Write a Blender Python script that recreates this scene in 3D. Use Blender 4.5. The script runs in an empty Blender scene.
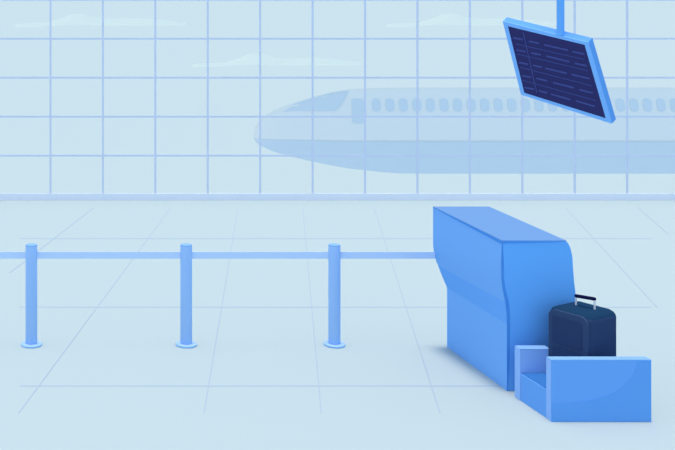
import bpy, bmesh, math
from mathutils import Vector, Matrix
S = bpy.context.scene
COL = S.collection

# ------------------------------------------------------------------ camera
FP, CX, CY, H = 900.0, 80.0, 48.0, 2.9          # focal length and principal point in px, eye height in m
cam_d = bpy.data.cameras.new('camera'); cam = bpy.data.objects.new('camera', cam_d); COL.objects.link(cam)
cam.location = (0, 0, H); cam.rotation_euler = (math.pi/2, 0, 0)
cam_d.sensor_width = 36; cam_d.lens = FP/675*36
cam_d.shift_x = (337.5-CX)/675; cam_d.shift_y = -(225-CY)/675
cam_d.clip_end = 1000
S.camera = cam

# ------------------------------------------------------------------ sky and light
def s2l(c):
    c = c/255
    return c/12.92 if c <= .04045 else ((c+.055)/1.055)**2.4
def rgb(r, g, b): return (s2l(r), s2l(g), s2l(b), 1)
SKY = rgb(204, 228, 240)
w = bpy.data.worlds.new('sky'); S.world = w; w.use_nodes = True
nt = w.node_tree; nt.nodes.clear()
def N(t, **k):
    n = nt.nodes.new(t)
    for a, b in k.items(): setattr(n, a, b)
    return n
L = nt.links.new
tc = N('ShaderNodeTexCoord'); sep = N('ShaderNodeSeparateXYZ'); L(tc.outputs['Generated'], sep.inputs[0])
# far side: pale even haze; towards the hall behind and overhead the light is brighter
mr = N('ShaderNodeMapRange', interpolation_type='SMOOTHSTEP'); L(sep.outputs['Y'], mr.inputs[0])
mr.inputs['From Min'].default_value = .70; mr.inputs['From Max'].default_value = .25
up = N('ShaderNodeMapRange', interpolation_type='SMOOTHSTEP'); L(sep.outputs['X'], up.inputs[0])
up.inputs['From Min'].default_value = 0; up.inputs['From Max'].default_value = -1.0
hall = N('ShaderNodeMix', data_type='RGBA'); L(up.outputs[0], hall.inputs[0])
hall.inputs[6].default_value = (.62, .84, 1.08, 1)      # behind the camera
hall.inputs[7].default_value = (.80, .93, 1.10, 1)      # the hall's left
mx = N('ShaderNodeMix', data_type='RGBA'); L(mr.outputs[0], mx.inputs[0])
mx.inputs[6].default_value = SKY; L(hall.outputs[2], mx.inputs[7])
bg = N('ShaderNodeBackground'); L(mx.outputs[2], bg.inputs[0]); out = N('ShaderNodeOutputWorld'); L(bg.outputs[0], out.inputs[0])
al = bpy.data.lights.new('overhead_fill', 'AREA'); al.shape = 'RECTANGLE'; al.size = 36; al.size_y = 19; al.energy = 2300; al.color = (1, .80, .60); al.spread = math.radians(16)
ao = bpy.data.objects.new('overhead_fill', al); COL.objects.link(ao); ao.location = (5, 9.6, 7.5)   # added overhead fill, no ceiling built; narrow spread keeps floor shade away
S.view_settings.view_transform = 'Standard'; S.view_settings.look = 'None'
S.view_settings.exposure = 0; S.view_settings.gamma = 1; S.view_settings.use_curve_mapping = False
S.cycles.use_denoising = True
S.cycles.max_bounces = 8; S.cycles.transparent_max_bounces = 16

# ------------------------------------------------------------------ helpers
def mat(name, c, rough=.75, spec=.0, noise=0):
    m = bpy.data.materials.new(name); m.use_nodes = True
    b = m.node_tree.nodes['Principled BSDF']
    b.inputs['Base Color'].default_value = (c[0], c[1], c[2], 1); b.inputs['Roughness'].default_value = rough
    b.inputs['Specular IOR Level'].default_value = spec
    if noise:
        t = m.node_tree
        n = t.nodes.new('ShaderNodeTexNoise'); n.inputs['Scale'].default_value = 3
        r = t.nodes.new('ShaderNodeMapRange'); r.inputs['To Min'].default_value = 1-noise; r.inputs['To Max'].default_value = 1+noise
        v = t.nodes.new('ShaderNodeVectorMath'); v.operation = 'SCALE'; v.inputs[0].default_value = c[:3]
        t.links.new(n.outputs[0], r.inputs[0]); t.links.new(r.outputs[0], v.inputs['Scale']); t.links.new(v.outputs[0], b.inputs['Base Color'])
    return m
def P(px, py, d): return Vector(((px-CX)/FP*d, d, H-(py-CY)/FP*d))
def F(px, py, z=0):
    d = (H-z)*FP/(py-CY); return P(px, py, d)
def obj(name, verts, faces, m, parent=None, smooth=False):
    me = bpy.data.meshes.new(name); me.from_pydata([tuple(v) for v in verts], [], faces)
    bm = bmesh.new(); bm.from_mesh(me); bmesh.ops.recalc_face_normals(bm, faces=bm.faces)
    if parent is not None:
        off = parent.matrix_basis.inverted() if parent.parent is None else Matrix()
        if parent.parent is not None: off = parent.parent.matrix_basis.inverted()
        bm.transform(off)
    bm.to_mesh(me); bm.free()
    if smooth:
        for p in me.polygons: p.use_smooth = True
    me.materials.append(m)
    o = bpy.data.objects.new(name, me); COL.objects.link(o)
    if parent is not None: o.parent = parent
    return o
def bobj(name, bm, m, parent=None, smooth=False):
    me = bpy.data.meshes.new('t'); bm.verts.index_update()
    v = [x.co.copy() for x in bm.verts]; f = [[y.index for y in x.verts] for x in bm.faces]; bm.free(); bpy.data.meshes.remove(me)
    return obj(name, v, f, m, parent, smooth)
def thing(name, label, cat, loc, group=None):
    o = bpy.data.objects.new(name, None); COL.objects.link(o); o.location = loc; o.empty_display_size = .1
    return tag(o, label, cat, group)
def tag(o, label, cat, group=None):
    o['label'] = label; o['category'] = cat
    if group: o['group'] = group
    return o
def struct(o): o['kind'] = 'structure'; return o
def box_bm(x0, x1, y0, y1, z0, z1, bev=0, seg=2, bm=None):
    b = bmesh.new()
    bmesh.ops.create_cube(b, size=1)
    for v in b.verts: v.co = Vector(((x0+x1)/2+v.co.x*(x1-x0), (y0+y1)/2+v.co.y*(y1-y0), (z0+z1)/2+v.co.z*(z1-z0)))
    if bev: bmesh.ops.bevel(b, geom=list(b.edges), offset=bev, segments=seg, profile=.5, affect='EDGES')
    if bm is not None:
        me = bpy.data.meshes.new('t'); b.to_mesh(me); bm.from_mesh(me); bpy.data.meshes.remove(me); b.free(); return bm
    return b
def prism(poly, off):                      # closed solid: polygon poly swept by vector(s) off
    n = len(poly); offs = off if isinstance(off, list) else [off]*n
    v = list(poly)+[p+o for p, o in zip(poly, offs)]
    f = [list(range(n)), list(range(2*n-1, n-1, -1))]+[[i, (i+1) % n, n+(i+1) % n, n+i] for i in range(n)]
    return v, f
def soft(o):                               # smooth sides, crisp flat ends
    for p in o.data.polygons: p.use_smooth = len(p.vertices) == 4
    for p in o.data.polygons:
        if len(p.vertices) > 4:
            ks = set(p.edge_keys)
            for e in o.data.edges:
                if e.key in ks: e.use_edge_sharp = True
def lathe(profile, c, n=40):               # profile: (r, z) pairs from axis to axis
    v, f = [], []
    for r, z in profile:
        for i in range(n):
            a = 2*math.pi*i/n; v.append(Vector((c[0]+r*math.cos(a), c[1]+r*math.sin(a), c[2]+z)))
    for k in range(len(profile)-1):
        for i in range(n): f.append([k*n+i, k*n+(i+1) % n, (k+1)*n+(i+1) % n, (k+1)*n+i])
    f.append(list(range(n))); f.append([(len(profile)-1)*n+i for i in range(n)])
    return v, f
def tube(a, b, r, n=16, round_end=True):
    a, b = Vector(a), Vector(b); d = (b-a).normalized(); u = d.orthogonal().normalized(); w_ = d.cross(u)
    rings = []
    if round_end:
        for k in range(1, 5): t = k/4*math.pi/2; rings.append((a-d*r*math.cos(t), r*math.sin(t)))
        for k in range(4, 0, -1): t = k/4*math.pi/2; rings.append((b+d*r*math.cos(t), r*math.sin(t)))
    else: rings = [(a, r), (b, r)]
    v = [c+(u*math.cos(2*math.pi*i/n)+w_*math.sin(2*math.pi*i/n))*q for c, q in rings for i in range(n)]
    f = [[k*n+i, k*n+(i+1) % n, (k+1)*n+(i+1) % n, (k+1)*n+i] for k in range(len(rings)-1) for i in range(n)]
    f += [list(range(n)), [(len(rings)-1)*n+i for i in range(n)]]
    return v, f

# ------------------------------------------------------------------ materials
M = dict(
    floor=mat('polished_pale_floor', (0.3534, 0.4587, 0.5201), noise=.004),
    seam=mat('floor_seam', (0.3039, 0.4037, 0.5305)),
    frame=mat('window_frame_paint', (.62, .69, .86)),
    base=mat('base_band_paint', (0.7821, 0.8304, 0.9258)),
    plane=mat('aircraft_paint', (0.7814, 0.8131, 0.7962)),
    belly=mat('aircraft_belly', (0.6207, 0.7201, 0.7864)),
    cloud=mat('cloud', (.97, .96, .83)),
    post=mat('barrier_post_blue', (0.3545, 0.5710, 0.9515)),
    dimmed_blue=mat('dimmed_top_blue', (.19, .385, .73)),
    belt=mat('barrier_belt_blue', (0.5390, 0.7069, 0.9700)),
    disc=mat('barrier_base_blue', (0.3287, 0.5183, 0.8322)),
    rim=mat('barrier_rim_blue', (.28, .56, .97)),
    desk=mat('desk_blue_laminate', (0.1936, 0.4428, 0.9153)),
    undercut_tone=mat('desk_undercut_shade', (0.1582, 0.4149, 0.9196)),
    front=mat('desk_front_shaded', (0.1386, 0.4266, 0.9409)),
    top=mat('desk_top_dimmed', (0.1228, 0.2551, 0.5346)),
    edge=mat('dark_blue_edging', (0.0749, 0.2888, 0.7852)),
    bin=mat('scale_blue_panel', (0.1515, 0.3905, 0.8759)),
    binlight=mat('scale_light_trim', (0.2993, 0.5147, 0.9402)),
    sheen_shade=mat('scale_sheen_shade', (0.1287, 0.3677, 0.8379)),
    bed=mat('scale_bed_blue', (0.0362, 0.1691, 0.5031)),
    case=mat('suitcase_navy', (0.0279, 0.0532, 0.1305)),
    caselid=mat('suitcase_lid_teal', (0.0107, 0.0410, 0.1008)),
    casel=mat('suitcase_shell_edge', (0.0360, 0.0679, 0.1503)),
    grip=mat('grip_dark', (.006, .008, .05)),
    rod=mat('pale_metal_rod', (.75, .76, .82)),
    bezel=mat('display_bezel_blue', (.21, .48, .97)),
    casing=mat('display_casing_blue', (.125, .35, .80)),
    screen=mat('display_screen', (0.0334, 0.0359, 0.1412)),
    text=mat('display_text', (.06, .08, .28)),
    pole=mat('pole_blue', (0.1396, 0.4104, 0.8848)),
)
gm = bpy.data.materials.new('clear_glass'); gm.use_nodes = True
t = gm.node_tree; t.nodes.clear()
tr = t.nodes.new('ShaderNodeBsdfTransparent'); gl = t.nodes.new('ShaderNodeBsdfGlossy'); gl.inputs['Roughness'].default_value = .05
ms = t.nodes.new('ShaderNodeMixShader'); ms.inputs[0].default_value = .01
o_ = t.nodes.new('ShaderNodeOutputMaterial')
t.links.new(tr.outputs[0], ms.inputs[1]); t.links.new(gl.outputs[0], ms.inputs[2]); t.links.new(ms.outputs[0], o_.inputs[0])
M['glass'] = gm

# ------------------------------------------------------------------ floor
WALL = 17.17
fl = struct(bobj('floor', box_bm(-9, 20, 1.5, WALL+.3, -.2, 0), M['floor']))
def seam(name, a, b, wd, h=.0012):
    a, b = a.copy(), b.copy(); a.z = b.z = 0
    d = (b-a).normalized(); s = Vector((-d.y, d.x, 0))*wd/2
    v, f = prism([a-s, b-s, b+s, a+s], Vector((0, 0, h)))
    struct(obj(name, v, f, M['seam'], fl))
for (a, b, c, wd) in ((20, 651, 238.5, .075), (20, 651, 307.3, .045), (20, 507, 386, .03)):
    seam('floor_seam', F(a, c), F(b, c), wd)
for (x0, y0, x1, y1, wd) in ((93.3, 208, 9.6, 273, .022), (170.7, 208, 18.7, 413, .013), (238, 208, 204, 413, .011), (302.7, 208, 321.3, 413, .010),
                         (374, 208, 440, 413, .010), (565, 207.4, 657.2, 307.5, .011), (638, 207.4, 668.2, 234.2, .013)):
    seam('floor_seam', F(x0, y0), F(x1, y1), wd, .002)

# ------------------------------------------------------------------ window wall
win = struct(bpy.data.objects.new('window_1', None)); COL.objects.link(win)
X0, X1, Z1 = -9.0, 20.0, 6.2
px2x = lambda px, d=WALL: (px-CX)/FP*d
py2z = lambda py, d=WALL: H-(py-CY)/FP*d
step = 52.42/FP*WALL
x = px2x(50.5)
while x-step > X0: x -= step
xs = []
while x < X1: xs.append(x); x += step
zs = []; z = py2z(155.6)
while z < Z1: zs.append(z); z += 38.95/FP*WALL
for z in zs:
    struct(bobj('window_transom', box_bm(X0, X1, WALL-.006, WALL+.006, z-.018, z+.018), M['frame'], win))
for x in xs:
    struct(bobj('window_mullion', box_bm(x-.0185, x+.0185, WALL-.008, WALL+.008, .12, Z1), M['frame'], win))
struct(bobj('window_glass', box_bm(X0, X1, WALL-.003, WALL+.003, .12, Z1), M['glass'], win))
struct(bobj('baseboard_back', box_bm(X0, X1, WALL-.016, WALL+.010, 0, .128), M['base']))

# ------------------------------------------------------------------ airliner outside
D, NS = 43.0, 4.0
prof = [(254, 135, 135.6), (254.6, 131.5, 139.5), (256.5, 126.5, 142.5), (260, 121, 145.5), (267, 115.2, 149), (276, 110.5, 152.3), (290, 105, 156), (310, 98.6, 160.7),
        (332, 92.9, 164.9), (347, 90.2, 167.4), (362, 88.9, 169), (378, 88.3, 170.8), (395, 88, 172), (420, 87.8, 172.3), (460, 87.8, 172.3),
        (560, 87.8, 172.3), (700, 87.8, 172.3), (900, 87.8, 172.3), (1060, 88.2, 169), (1200, 90, 156), (1340, 96, 138), (1400, 101, 122)]
secs = []
for (px, a, b) in prof:
    za, zb = py2z(a, D), py2z(b, D); cz, hz = (za+zb)/2, (za-zb)/2
    secs.append((px2x(px, D), cz, hz, min(.75*hz, 1.4)))
def sec_at(x):
    for (a, b) in zip(secs, secs[1:]):
        if a[0] <= x <= b[0]:
            t = (x-a[0])/(b[0]-a[0]); return [a[i]+(b[i]-a[i])*t for i in range(4)]
    return secs[0] if x < secs[0][0] else secs[-1]
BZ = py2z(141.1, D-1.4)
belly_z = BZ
air = thing('airliner', 'pale blue passenger airliner parked outside behind the window grid', 'airplane', (secs[10][0], D, secs[-8][1]-secs[-8][2]))
def loft_plane(name, lo, hi, m):
    n = 28; v, f = [], []
    for (x, cz, hz, wy) in secs:
        # angles measured from top; clip by z between lo and hi
        a0 = math.acos(max(-1, min(1, (hi-cz)/hz))); a1 = math.acos(max(-1, min(1, (lo-cz)/hz)))
        for s in (-1, 1):
            for i in range(n+1):
                a = a0+(a1-a0)*i/n if s < 0 else a1+(a0-a1)*i/n
                v.append(Vector((x, D+s*wy*(1-abs(math.cos(a))**NS)**(1/NS), cz+hz*math.cos(a))))
    R = 2*(n+1)
    f = [[k*R+i, k*R+(i+1) % R, (k+1)*R+(i+1) % R, (k+1)*R+i] for k in range(len(secs)-1) for i in range(R)]
    f += [list(range(R)), [(len(secs)-1)*R+i for i in range(R)]]
    return obj(name, v, f, m, air, False)
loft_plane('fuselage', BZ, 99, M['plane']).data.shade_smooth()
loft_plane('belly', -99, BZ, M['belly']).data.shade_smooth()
def surf(x, z, lift=.012):
    _, cz, hz, wy = sec_at(x)
    q = max(-.999, min(.999, (z-cz)/hz)); return Vector((x, D-wy*(1-abs(q)**NS)**(1/NS)-lift, z))
def surf_px(px, py, lift=.012):
    d = D-2
    for _ in range(12): d = surf(px2x(px, d), py2z(py, d), lift).y
    return surf(px2x(px, d), py2z(py, d), lift)
def rrect(cx, cy, hw, hh, r, n=4):
    p = []
    for (sx, sy, a0) in ((1, 1, 0), (-1, 1, 90), (-1, -1, 180), (1, -1, 270)):
        for k in range(n+1):
            a = math.radians(a0+90*k/n); p.append((cx+sx*(hw-r)+r*math.cos(a), cy+sy*(hh-r)+r*math.sin(a)))
    return p
def decal(name, outline, m, parent, rows=10):
    # thin shell over the fuselage: outline given in metres (x, z), cut into rows so that it follows the curve
    zs_ = [p[1] for p in outline]; z0, z1 = min(zs_)+1e-4, max(zs_)-1e-4
    v, f = [], []
    for k in range(rows+1):
        z = z0+(z1-z0)*k/rows; hit = []
        for a, b in zip(outline, outline[1:]+outline[:1]):
            if (a[1]-z)*(b[1]-z) < 0: hit.append(a[0]+(b[0]-a[0])*(z-a[1])/(b[1]-a[1]))
        xa, xb = min(hit), max(hit); m_ = 8
        for q in range(m_+1): v.append(surf(xa+(xb-xa)*q/m_, z, .03))
    m_ = 8; R = m_+1; n = len(v)
    v += [p+Vector((0, .06, 0)) for p in v]
    for k in range(rows):
        for q in range(m_):
            a = k*R+q; f.append([a, a+1, a+1+R, a+R]); f.append([n+a, n+a+R, n+a+1+R, n+a+1])
    bd = [q for q in range(R)]+[k*R+R-1 for k in range(1, rows+1)]+[rows*R+q for q in range(R-2, -1, -1)]+[k*R for k in range(rows-1, 0, -1)]
    for a, b in zip(bd, bd[1:]+bd[:1]): f.append([a, b, n+b, n+a])
    return obj(name, v, f, m, parent)
a, b = surf_px(376.3, 105), surf_px(661.1, 105)
hw, hh = 4.25/FP*(a.y), 6.6/FP*a.y
for k in range(28):
    x = a.x+(b.x-a.x)*k/21
    decal('cabin_window', rrect(x, a.z, hw, hh, hw*.8), M['belly'], air)
c = surf_px(358, 111)
decal('cabin_door', rrect(c.x, c.z, 5.9/FP*c.y, 12.4/FP*c.y, .07), M['belly'], air)
cock = [(283, 111.7), (334, 111.7), (337.5, 109.5), (341, 105.5), (344.5, 99.5), (347, 94.5), (348.4, 90.3), (332, 93.1), (310, 98.8), (295, 103.6)]
ol = []
for (u, v_) in cock:
    s_ = surf_px(u, v_, .03); ol.append((s_.x, s_.z))
decal('cockpit_window', ol, M['belly'], air, 14)

# ------------------------------------------------------------------ clouds
cl = [(0, 78.5, 82), (8, 75, 84.5), (20, 73, 85.3), (60, 71, 84), (105, 68.5, 81.5), (125, 63, 80), (150, 54, 79), (172, 44.5, 78.5), (185, 42.3, 78.2), (205, 42, 78.2), (225, 46, 78.5),
      (255, 54, 79.5), (290, 57.5, 80.3), (340, 55.5, 80.8), (400, 56, 81), (440, 59.5, 81), (480, 64, 80.5), (520, 69, 79.3), (536, 72, 77)]
def cloud(ox, oy, label):
    DC = 140; v, f = [], []; n = 16
    for (u, a, b) in cl:
        za, zb = py2z(oy+(a-78)/3.068, DC), py2z(oy+(b-78)/3.068, DC); cz, hz = (za+zb)/2, (za-zb)/2
        for i in range(n):
            t = 2*math.pi*i/n; v.append(Vector((px2x(ox+u/3.068, DC), DC+hz*1.6*math.sin(t), cz+hz*math.cos(t))))
    m_ = len(cl)
    f = [[k*n+i, k*n+(i+1) % n, (k+1)*n+(i+1) % n, (k+1)*n+i] for k in range(m_-1) for i in range(n)]+[list(range(n)), [(m_-1)*n+i for i in range(n)]]
    o = tag(obj('cloud', v, f, M['cloud']), label, 'cloud', 'thin clouds in the sky outside'); o.data.shade_smooth()
cloud(14.3, 25.2, 'long thin white cloud at the upper left behind the window grid')
cloud(192, 65, 'long thin white cloud just above the nose of the airliner')
cloud(385.5, 25.2, 'long thin white cloud passing behind the hanging display')

# ------------------------------------------------------------------ barrier
YB = H*FP/(345-CY)
lab = ['blue barrier post, first from the left of the row of three', 'blue barrier post in the middle of the row of three', 'blue barrier post nearest the check-in desk']
bx = [31.4, 186.2, 334.4]; posts = []
for i in range(3):
    c = Vector((px2x(bx[i], YB), YB, 0)); posts.append(c)
    if i == 0:
        root = thing('barrier_post', lab[0], 'barrier post', c, 'barrier posts linked by a light blue belt')
        v, f = lathe([(.099, 0), (.103, .004), (.103, .014), (.1005, .0165)], c, 48); obj('base_rim', v, f, M['rim'], root)
        v, f = lathe([(.1005, .0165), (.096, .0195), (.06, .0215)], c, 48); obj('base_disc', v, f, M['disc'], root)
        v, f = lathe([(.05, .02), (.0575, .026), (.0575, .968)], c, 40); o = obj('post', v, f, M['post'], root); soft(o)
        v, f = lathe([(.0575, .968), (.054, .980), (.046, .984)], c, 40); obj('dimmed_cap', v, f, M['dimmed_blue'], root)  # post top in a darker blue that dims the overhead light on it
    else:
        r = root.copy(); COL.objects.link(r); r.location = c; r['label'] = lab[i]
        for ch in root.children:
            q = ch.copy(); COL.objects.link(q); q.parent = r
zb0, zb1 = py2z(258.6, YB), py2z(251.9, YB)
dx_end = px2x(434.9, 8.70)
spans = [((-3.4, YB), (posts[0].x-.058, YB), 'light blue belt running out of view past the leftmost barrier post'),
         ((posts[0].x+.058, YB), (posts[1].x-.058, YB), 'light blue belt between the left and the middle barrier posts'),
         ((posts[1].x+.058, YB), (posts[2].x-.058, YB), 'light blue belt between the middle post and the post nearest the desk'),
         ((posts[2].x+.058, YB), (dx_end, 8.70), 'light blue belt from the last barrier post to the side of the check-in desk')]
for (p, q, l) in spans:
    z_ = lambda y, w_: py2z((258.6, 251.9)[w_], y)
    s = Vector((0, .003, 0)); e_ = [Vector((a[0], a[1], z_(a[1], k))) for a, k in ((p, 0), (q, 0), (q, 1), (p, 1))]
    v, f = prism([t_-s for t_ in e_], Vector((0, .006, 0)))
    tag(obj('barrier_belt', v, f, M['belt']), l, 'belt', 'light blue belts of the barrier')

# ------------------------------------------------------------------ check-in desk
DF, DB = H*FP/(391-CY), H*FP/(347-CY)
fr = [(502, 241), (501.3, 262), (501.5, 278), (502.4, 287), (504, 295), (505.6, 303), (506.6, 313), (507, 324), (507, 357), (507, 391)]
bk = [(433, 207), (433, 228), (433, 245), (434.3, 255), (436.5, 262), (438.4, 266), (442.5, 276.5), (447, 287), (447, 317), (447, 347)]
rt = [(566, 241), (568.3, 243.5), (570.4, 248.5), (572.3, 257), (572.9, 269), (574, 282.5), (575.5, 294), (576.5, 308), (577, 350), (577, 391)]
Lf = [P(a, b, DF) for a, b in fr]; Lb = [P(a, b, DB) for a, b in bk]; Rf = [P(a, b, DF) for a, b in rt]
for q in (Lf, Rf, Lb): q[-1].z = 0
xr = px2x(489, DB)
Rb = [Vector((xr+(r.x-Rf[0].x), DB, l.z)) for r, l in zip(Rf, Lb)]
desk = thing('check_in_desk', 'tall blue check-in desk standing behind the baggage scale', 'desk', ((Lf[-1].x+Rf[-1].x)/2, (DF+DB)/2, 0))
def fine(q, k=3):                          # smooth the profile a little
    r = []
    for i in range(len(q)-1):
        p0, p1, p2, p3 = q[max(i-1, 0)], q[i], q[i+1], q[min(i+2, len(q)-1)]
        for j in range(k):
            t = j/k
            r.append(.5*((2*p1)+(p2-p0)*t+(2*p0-5*p1+4*p2-p3)*t*t+(3*p1-p0-3*p2+p3)*t**3))
    return r+[q[-1]]
lf, lb, rf, rb = Lf, Lb, Rf, Rb
n = len(lf)
NR = 24
rings = [[*(p.lerp(q, t/NR) for p, q in zip(lf, lb))]+[*(p.lerp(q, t/NR) for p, q in zip(rf, rb))][::-1] for t in range(NR+1)]
v = [p for r in rings for p in r]; R = 2*n
f = [[k*R+i, k*R+(i+1) % R, (k+1)*R+(i+1) % R, (k+1)*R+i] for k in range(NR) for i in range(R)]+[list(range(R)), [NR*R+i for i in range(R)]]
o = obj('desk_body', v, f, M['desk'], desk); o.data.shade_smooth()
for e in o.data.edges:
    i, j = e.vertices
    if i % R == j % R: e.use_edge_sharp = i % R in (0, 5, 7, n-1, n, R-1)
    elif i//R == j//R: e.use_edge_sharp = i//R in (0, NR)
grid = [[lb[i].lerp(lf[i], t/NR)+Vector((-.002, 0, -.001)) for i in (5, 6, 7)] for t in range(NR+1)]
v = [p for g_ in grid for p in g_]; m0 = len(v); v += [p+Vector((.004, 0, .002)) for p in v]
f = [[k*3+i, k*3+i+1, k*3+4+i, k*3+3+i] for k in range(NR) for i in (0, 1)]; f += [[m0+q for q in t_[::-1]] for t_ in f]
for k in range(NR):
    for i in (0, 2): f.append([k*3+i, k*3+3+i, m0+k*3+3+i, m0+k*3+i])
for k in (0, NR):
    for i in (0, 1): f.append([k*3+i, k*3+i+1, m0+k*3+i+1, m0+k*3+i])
obj('undercut_shade', v, f, M['undercut_tone'], desk)  # deeper blue laid over the undercut to paint its shade
# front panel, set on the body's end, its shaded-side tone put into the colour
e = .006
fp_ = [p+Vector((.016 if 0 < i < n-1 else .004, -.001, 0)) for i, p in enumerate(lf)]; fp_[0].z -= .02; fp_[-1].z += .002
rp_ = [p+Vector((-.002, -.001, 0)) for p in rf]; rp_[0].z -= .004; rp_[-1].z += .002
v, f = prism(fp_+rp_[::-1], Vector((0, -e, 0))); obj('front_panel', v, f, M['front'], desk)
# desktop slab, its blue darkened to balance the overhead light
T = Vector((0, 0, .005))
v, f = prism([lf[0]+Vector((0, -.004, 0)), rf[0]+Vector((0, -.004, 0)), rb[0], lb[0]], T); obj('desktop', v, f, M['top'], desk)
# edging: under the top along the side, under the top along the end, down the end's corner
def strip(name, A, B, off, par):
    v, f = [], []; m_ = len(A)
    v = A+B+[p+off for p in A]+[p+off for p in B]
    for i in range(m_-1):
        f += [[i, i+1, m_+i+1, m_+i], [2*m_+i, 3*m_+i, 3*m_+i+1, 2*m_+i+1], [i, 2*m_+i, 2*m_+i+1, i+1], [m_+i, m_+i+1, 3*m_+i+1, 3*m_+i]]
    f += [[0, m_, 3*m_, 2*m_], [m_-1, 3*m_-1, 4*m_-1, 2*m_-1]]
    return obj(name, v, f, M['edge'], par)
A = [lb[0].lerp(lf[0], t) for t in (0, .3, .6, .8, 1)]
dz = (.002, .012, .018, .022, .026)
strip('edging', A, [p-Vector((0, 0, d)) for p, d in zip(A, dz)], Vector((-.004, 0, 0)), desk)
A = [lf[0].lerp(rf[0], t)+Vector((0, -.001, 0)) for t in (0, .25, .5, .75, 1)]
strip('edging', A, [p-Vector((0, 0, d)) for p, d in zip(A, (.018, .017, .014, .010, .002))], Vector((0, -.0085, 0)), desk)
A = [p+Vector((-.003, -.001, 0)) for p in lf]; wd = (.006, .014, .020, .023, .026, .028, .026, .024, .021, .008)
strip('edging', A, [p+Vector((d, 0, 0)) for p, d in zip(A, wd)], Vector((0, -.008, 0)), desk)

# ------------------------------------------------------------------ baggage scale (open-ended trough)
sx0, sx1 = 3.655, 4.43; sy0, sy1, sy2, sy3 = 6.98, 7.055, 7.405, 7.49
bin_ = thing('baggage_scale', 'low blue baggage scale with open end in front of check-in desk', 'baggage scale', ((sx0+sx1)/2, (sy0+sy3)/2, 0))
g = .006
bobj('front_panel', box_bm(sx0+.0, sx1, sy0+g, sy1, 0, .478), M['binlight'], bin_)
bobj('dimmed_top_strip', box_bm(sx0, sx1+.001, sy0+.001, sy1, .478, .482), M['dimmed_blue'], bin_)  # thin strip of darker blue, tones down the overhead light on the top
bobj('front_cover', box_bm(sx0+.001, sx1+.001, sy0, sy0+g, .0, .478), M['bin'], bin_)
ar = [(638, 360.3), (637, 366), (634, 373), (628, 381), (619, 388.5), (607, 395), (592, 399.5), (575, 402.3), (552.2, 403.8), (552.2, 422), (651, 422), (651, 360.3)]
cur = fine([Vector((a, b, 0)) for a, b in ar[:9]], 4)
poly = [P(q.x, q.y, sy0) for q in cur]+[P(a, b, sy0) for a, b in ar[9:]]
for p in poly: p.z = max(p.z, .002)
v, f = prism(poly, Vector((0, -.0025, 0))); obj('sheen_overlay', v, f, M['sheen_shade'], bin_)  # darker blue below the arc paints the edge of a gloss highlight
bobj('back_panel', box_bm(3.625, 3.868, sy2, sy3, 0, .419), M['binlight'], bin_)  # lighter trim blue on the whole panel offsets the shade in the trough
bobj('back_panel_trim_and_dimmed_top', box_bm(3.622, 3.869, sy2-.002, sy3+.003, .4185, .424), M['dimmed_blue'], bin_)  # darker blue top again, set against the light from above
bobj('back_panel_trim_and_dimmed_top', box_bm(3.619, 3.6255, sy2-.003, sy3+.003, 0, .42), M['binlight'], bin_)
v, f = prism([Vector((3.655, sy1, 0)), Vector((3.624, sy2-.004, 0)), Vector((3.624, sy2-.004, .222)), Vector((3.655, sy1, .222))], Vector((.008, 0, 0)))
obj('end_panel', v, f, M['bin'], bin_)
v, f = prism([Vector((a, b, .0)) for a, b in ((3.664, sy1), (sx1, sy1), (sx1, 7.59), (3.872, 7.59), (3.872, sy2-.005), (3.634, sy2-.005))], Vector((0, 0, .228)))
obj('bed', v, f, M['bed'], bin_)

# ------------------------------------------------------------------ suitcase
A0, B0, C0 = Vector((4.014, 7.09, .23)), Vector((3.848, 7.405, .23)), Vector((4.352, 7.272, .23))
ux = (C0-A0); ly = (B0-A0); LX, LY = ux.length+.012, ly.length+.008; ux.normalize(); ly = Vector((-ux.y, ux.x, 0))
HT = .783-.23
sc_ = thing('suitcase', 'dark navy suitcase with two front pockets standing on the baggage scale', 'suitcase', A0+ux*LX/2+ly*LY/2)
ctr = A0+ux*LX/2+ly*LY/2
Q = Matrix(((ux.x, ly.x, 0, ctr.x), (ux.y, ly.y, 0, ctr.y), (0, 0, 1, .2285), (0, 0, 0, 1)))
def sbox(name, x0, x1, y0, y1, z0, z1, bev, seg, m, par=None, smooth=True):
    b = box_bm(x0, x1, y0, y1, z0, z1, bev, seg); b.transform(Q)
    o = bobj(name, b, m, par or sc_)
    if smooth: o.data.shade_smooth()
    return o
hx, hy = LX/2, LY/2
for part, m_, hi in (('body', M['case'], False), ('top_panel', M['caselid'], True)):
    b = box_bm(-hx+.006, hx, -hy, hy, 0, HT, .06, 9)
    for q in b.verts:                      # gently domed lid
        if q.co.z > HT*.5: q.co.z += .012*(1-(q.co.x/hx)**2)*(1-(q.co.y/hy)**2)*(q.co.z > HT-.002)
    b.normal_update()
    bmesh.ops.delete(b, geom=[fc for fc in b.faces if (fc.normal.z > .42 and fc.calc_center_median().z > HT*.5) != hi], context='FACES')
    b.transform(Q); bobj(part, b, m_, sc_).data.shade_smooth()
# left shell face, slightly lighter, with two raised pockets
def face_plate(name, y0, y1, z0, z1, r, x_out, x_in, m):
    ol = rrect((y0+y1)/2, (z0+z1)/2, (y1-y0)/2, (z1-z0)/2, r, 6)
    pts = [Q @ Vector((x_out, a, b)) for a, b in ol]; off = (Q.to_3x3() @ Vector((x_in-x_out, 0, 0)))
    v, f = prism(pts, off); return obj(name, v, f, m, sc_)
face_plate('side_shell', -hy+.018, hy-.018, .018, HT-.018, .06, -hx, -hx+.03, M['casel'])
face_plate('pocket', -hy+.062, hy-.052, .262, .488, .022, -hx-.004, -hx+.01, M['case'])
face_plate('pocket', -hy+.062, hy-.052, .045, .242, .022, -hx-.004, -hx+.01, M['case'])
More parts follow.
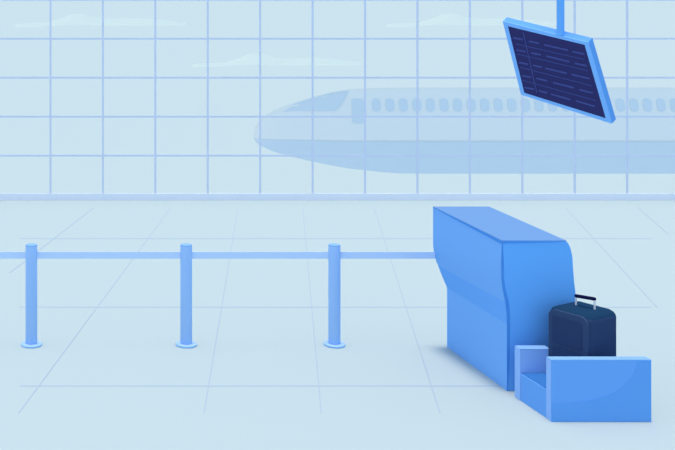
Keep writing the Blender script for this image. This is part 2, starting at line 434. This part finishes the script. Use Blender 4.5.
# telescopic handle
h1, h2 = P(576, 305, 7.407), P(594.6, 309, 7.285)
ztop = .2285+HT
rods = []
hd = None
g1, g2 = P(576.3, 295.9, 7.407), P(594.3, 298.9, 7.285)
dirv = (g2-g1).normalized()
v, f = tube(g1, g2, .0145, 16); hd = obj('handle_grip', v, f, M['grip'], sc_); hd.data.shade_smooth()
for h_, g_ in ((h1, g1), (h2, g2)):
    v, f = tube((h_.x, h_.y, ztop-.01), (h_.x, h_.y, g_.z), .0075, 12, False); o = obj('handle_rod', v, f, M['rod'], sc_); soft(o)
    v, f = lathe([(.02, -.004), (.02, .002), (.012, .004)], (h_.x, h_.y, ztop), 20); obj('rod_collar', v, f, M['case'], sc_)

# ------------------------------------------------------------------ hanging flight display
nrm = Vector((-2.96, -1, -2.4))
P0 = P(556, 70, 5.6); EYE = Vector((0, 0, H)); kk = nrm.dot(P0-EYE)
def onp(px, py, lift=0):
    r = Vector(((px-CX)/FP, 1, -(py-CY)/FP)); return EYE+r*(kk/nrm.dot(r))+nrm.normalized()*lift
cor = [(502.6, 21.2), (588, 42.5), (611.8, 123.8), (520.9, 94.7)]
dsp = thing('flight_information_display', 'hanging flight information display with dark navy screen in light blue frame', 'display', P0)
off = -nrm.normalized()*.043
C = [onp(*c) for c in cor]
v, f = prism([p+off*.12 for p in C], off*.88); obj('casing', v, f, M['casing'], dsp)
scr = [(507.8, 26.2), (584.6, 44.8), (605.8, 118.4), (524.2, 92.9)]
So = [onp(*c) for c in scr]
bv = C+So+[p+off*.12 for p in C]+[p+off*.12 for p in So]
bf = []
for i in range(4):
    j = (i+1) % 4; bf += [[i, j, 4+j, 4+i], [8+i, 12+i, 12+j, 8+j], [i, 8+i, 8+j, j], [4+i, 4+j, 12+j, 12+i]]
obj('bezel', bv, bf, M['bezel'], dsp)
v, f = prism([p+off*.03 for p in So], off*.09); screen = obj('screen', v, f, M['screen'], dsp)
def zp(x, y): return (490+x/3.464, y/3.464)
rows = [[(81, 131, 113, 137), (134, 143, 170, 150), (187, 155, 270, 174), (286, 179, 327, 187)],
        [(92, 173, 123, 179), (142, 183, 176, 190), (195, 194, 275, 214), (293, 219, 335, 228)],
        [(100, 216, 132, 223), (149, 226, 179, 233), (191, 236, 266, 254), (283, 258, 345, 272)],
        [(112, 262, 143, 268), (160, 271, 199, 280), (218, 286, 290, 304), (310, 311, 356, 322)],
        [(120, 303, 152, 309), (169, 314, 198, 322), (211, 326, 279, 345), (297, 349, 364, 369)]]
lines = [(90, 152, 327, 206), (94, 187, 340, 245), (104, 233, 352, 297), (113, 278, 365, 348)]
def bars(name, L_, hh, m, vert=False):
    v, f = [], []
    for (x0, y0, x1, y1) in L_:
        a, b = zp(x0, y0), zp(x1, y1); dx, dy = (hh, 0) if vert else (0, hh)
        q = [onp(a[0]-dx, a[1]-dy, .0005), onp(b[0]-dx, b[1]-dy, .0005), onp(b[0]+dx, b[1]+dy, .0005), onp(a[0]+dx, a[1]+dy, .0005)]
        pv, pf = prism(q, off*.05); k = len(v); v += pv; f += [[i+k for i in t_] for t_ in pf]
    obj(name, v, f, m, screen)
for r_ in rows: bars('text_row', r_, .85, M['text'])
for l_ in lines: bars('row_line', [l_], .35, M['text'])
bars('column_line', [(115, 112, 162, 321)], .42, M['text'], True)
top_mid = onp(560.5, 36)+off*.5
pc = top_mid; pc.x = px2x(560.5, pc.y)
pw = 3.5/FP*pc.y
v, f = tube((pc.x, pc.y, pc.z-.01), (pc.x, pc.y, 4.6), pw, 24, False); obj('pole', v, f, M['pole'], dsp); soft(bpy.data.objects['pole'])
v, f = lathe([(.07, 0), (.07, .015), (.025, .022)], (pc.x, pc.y, 4.58), 24); obj('mounting_plate', v, f, M['pole'], dsp)
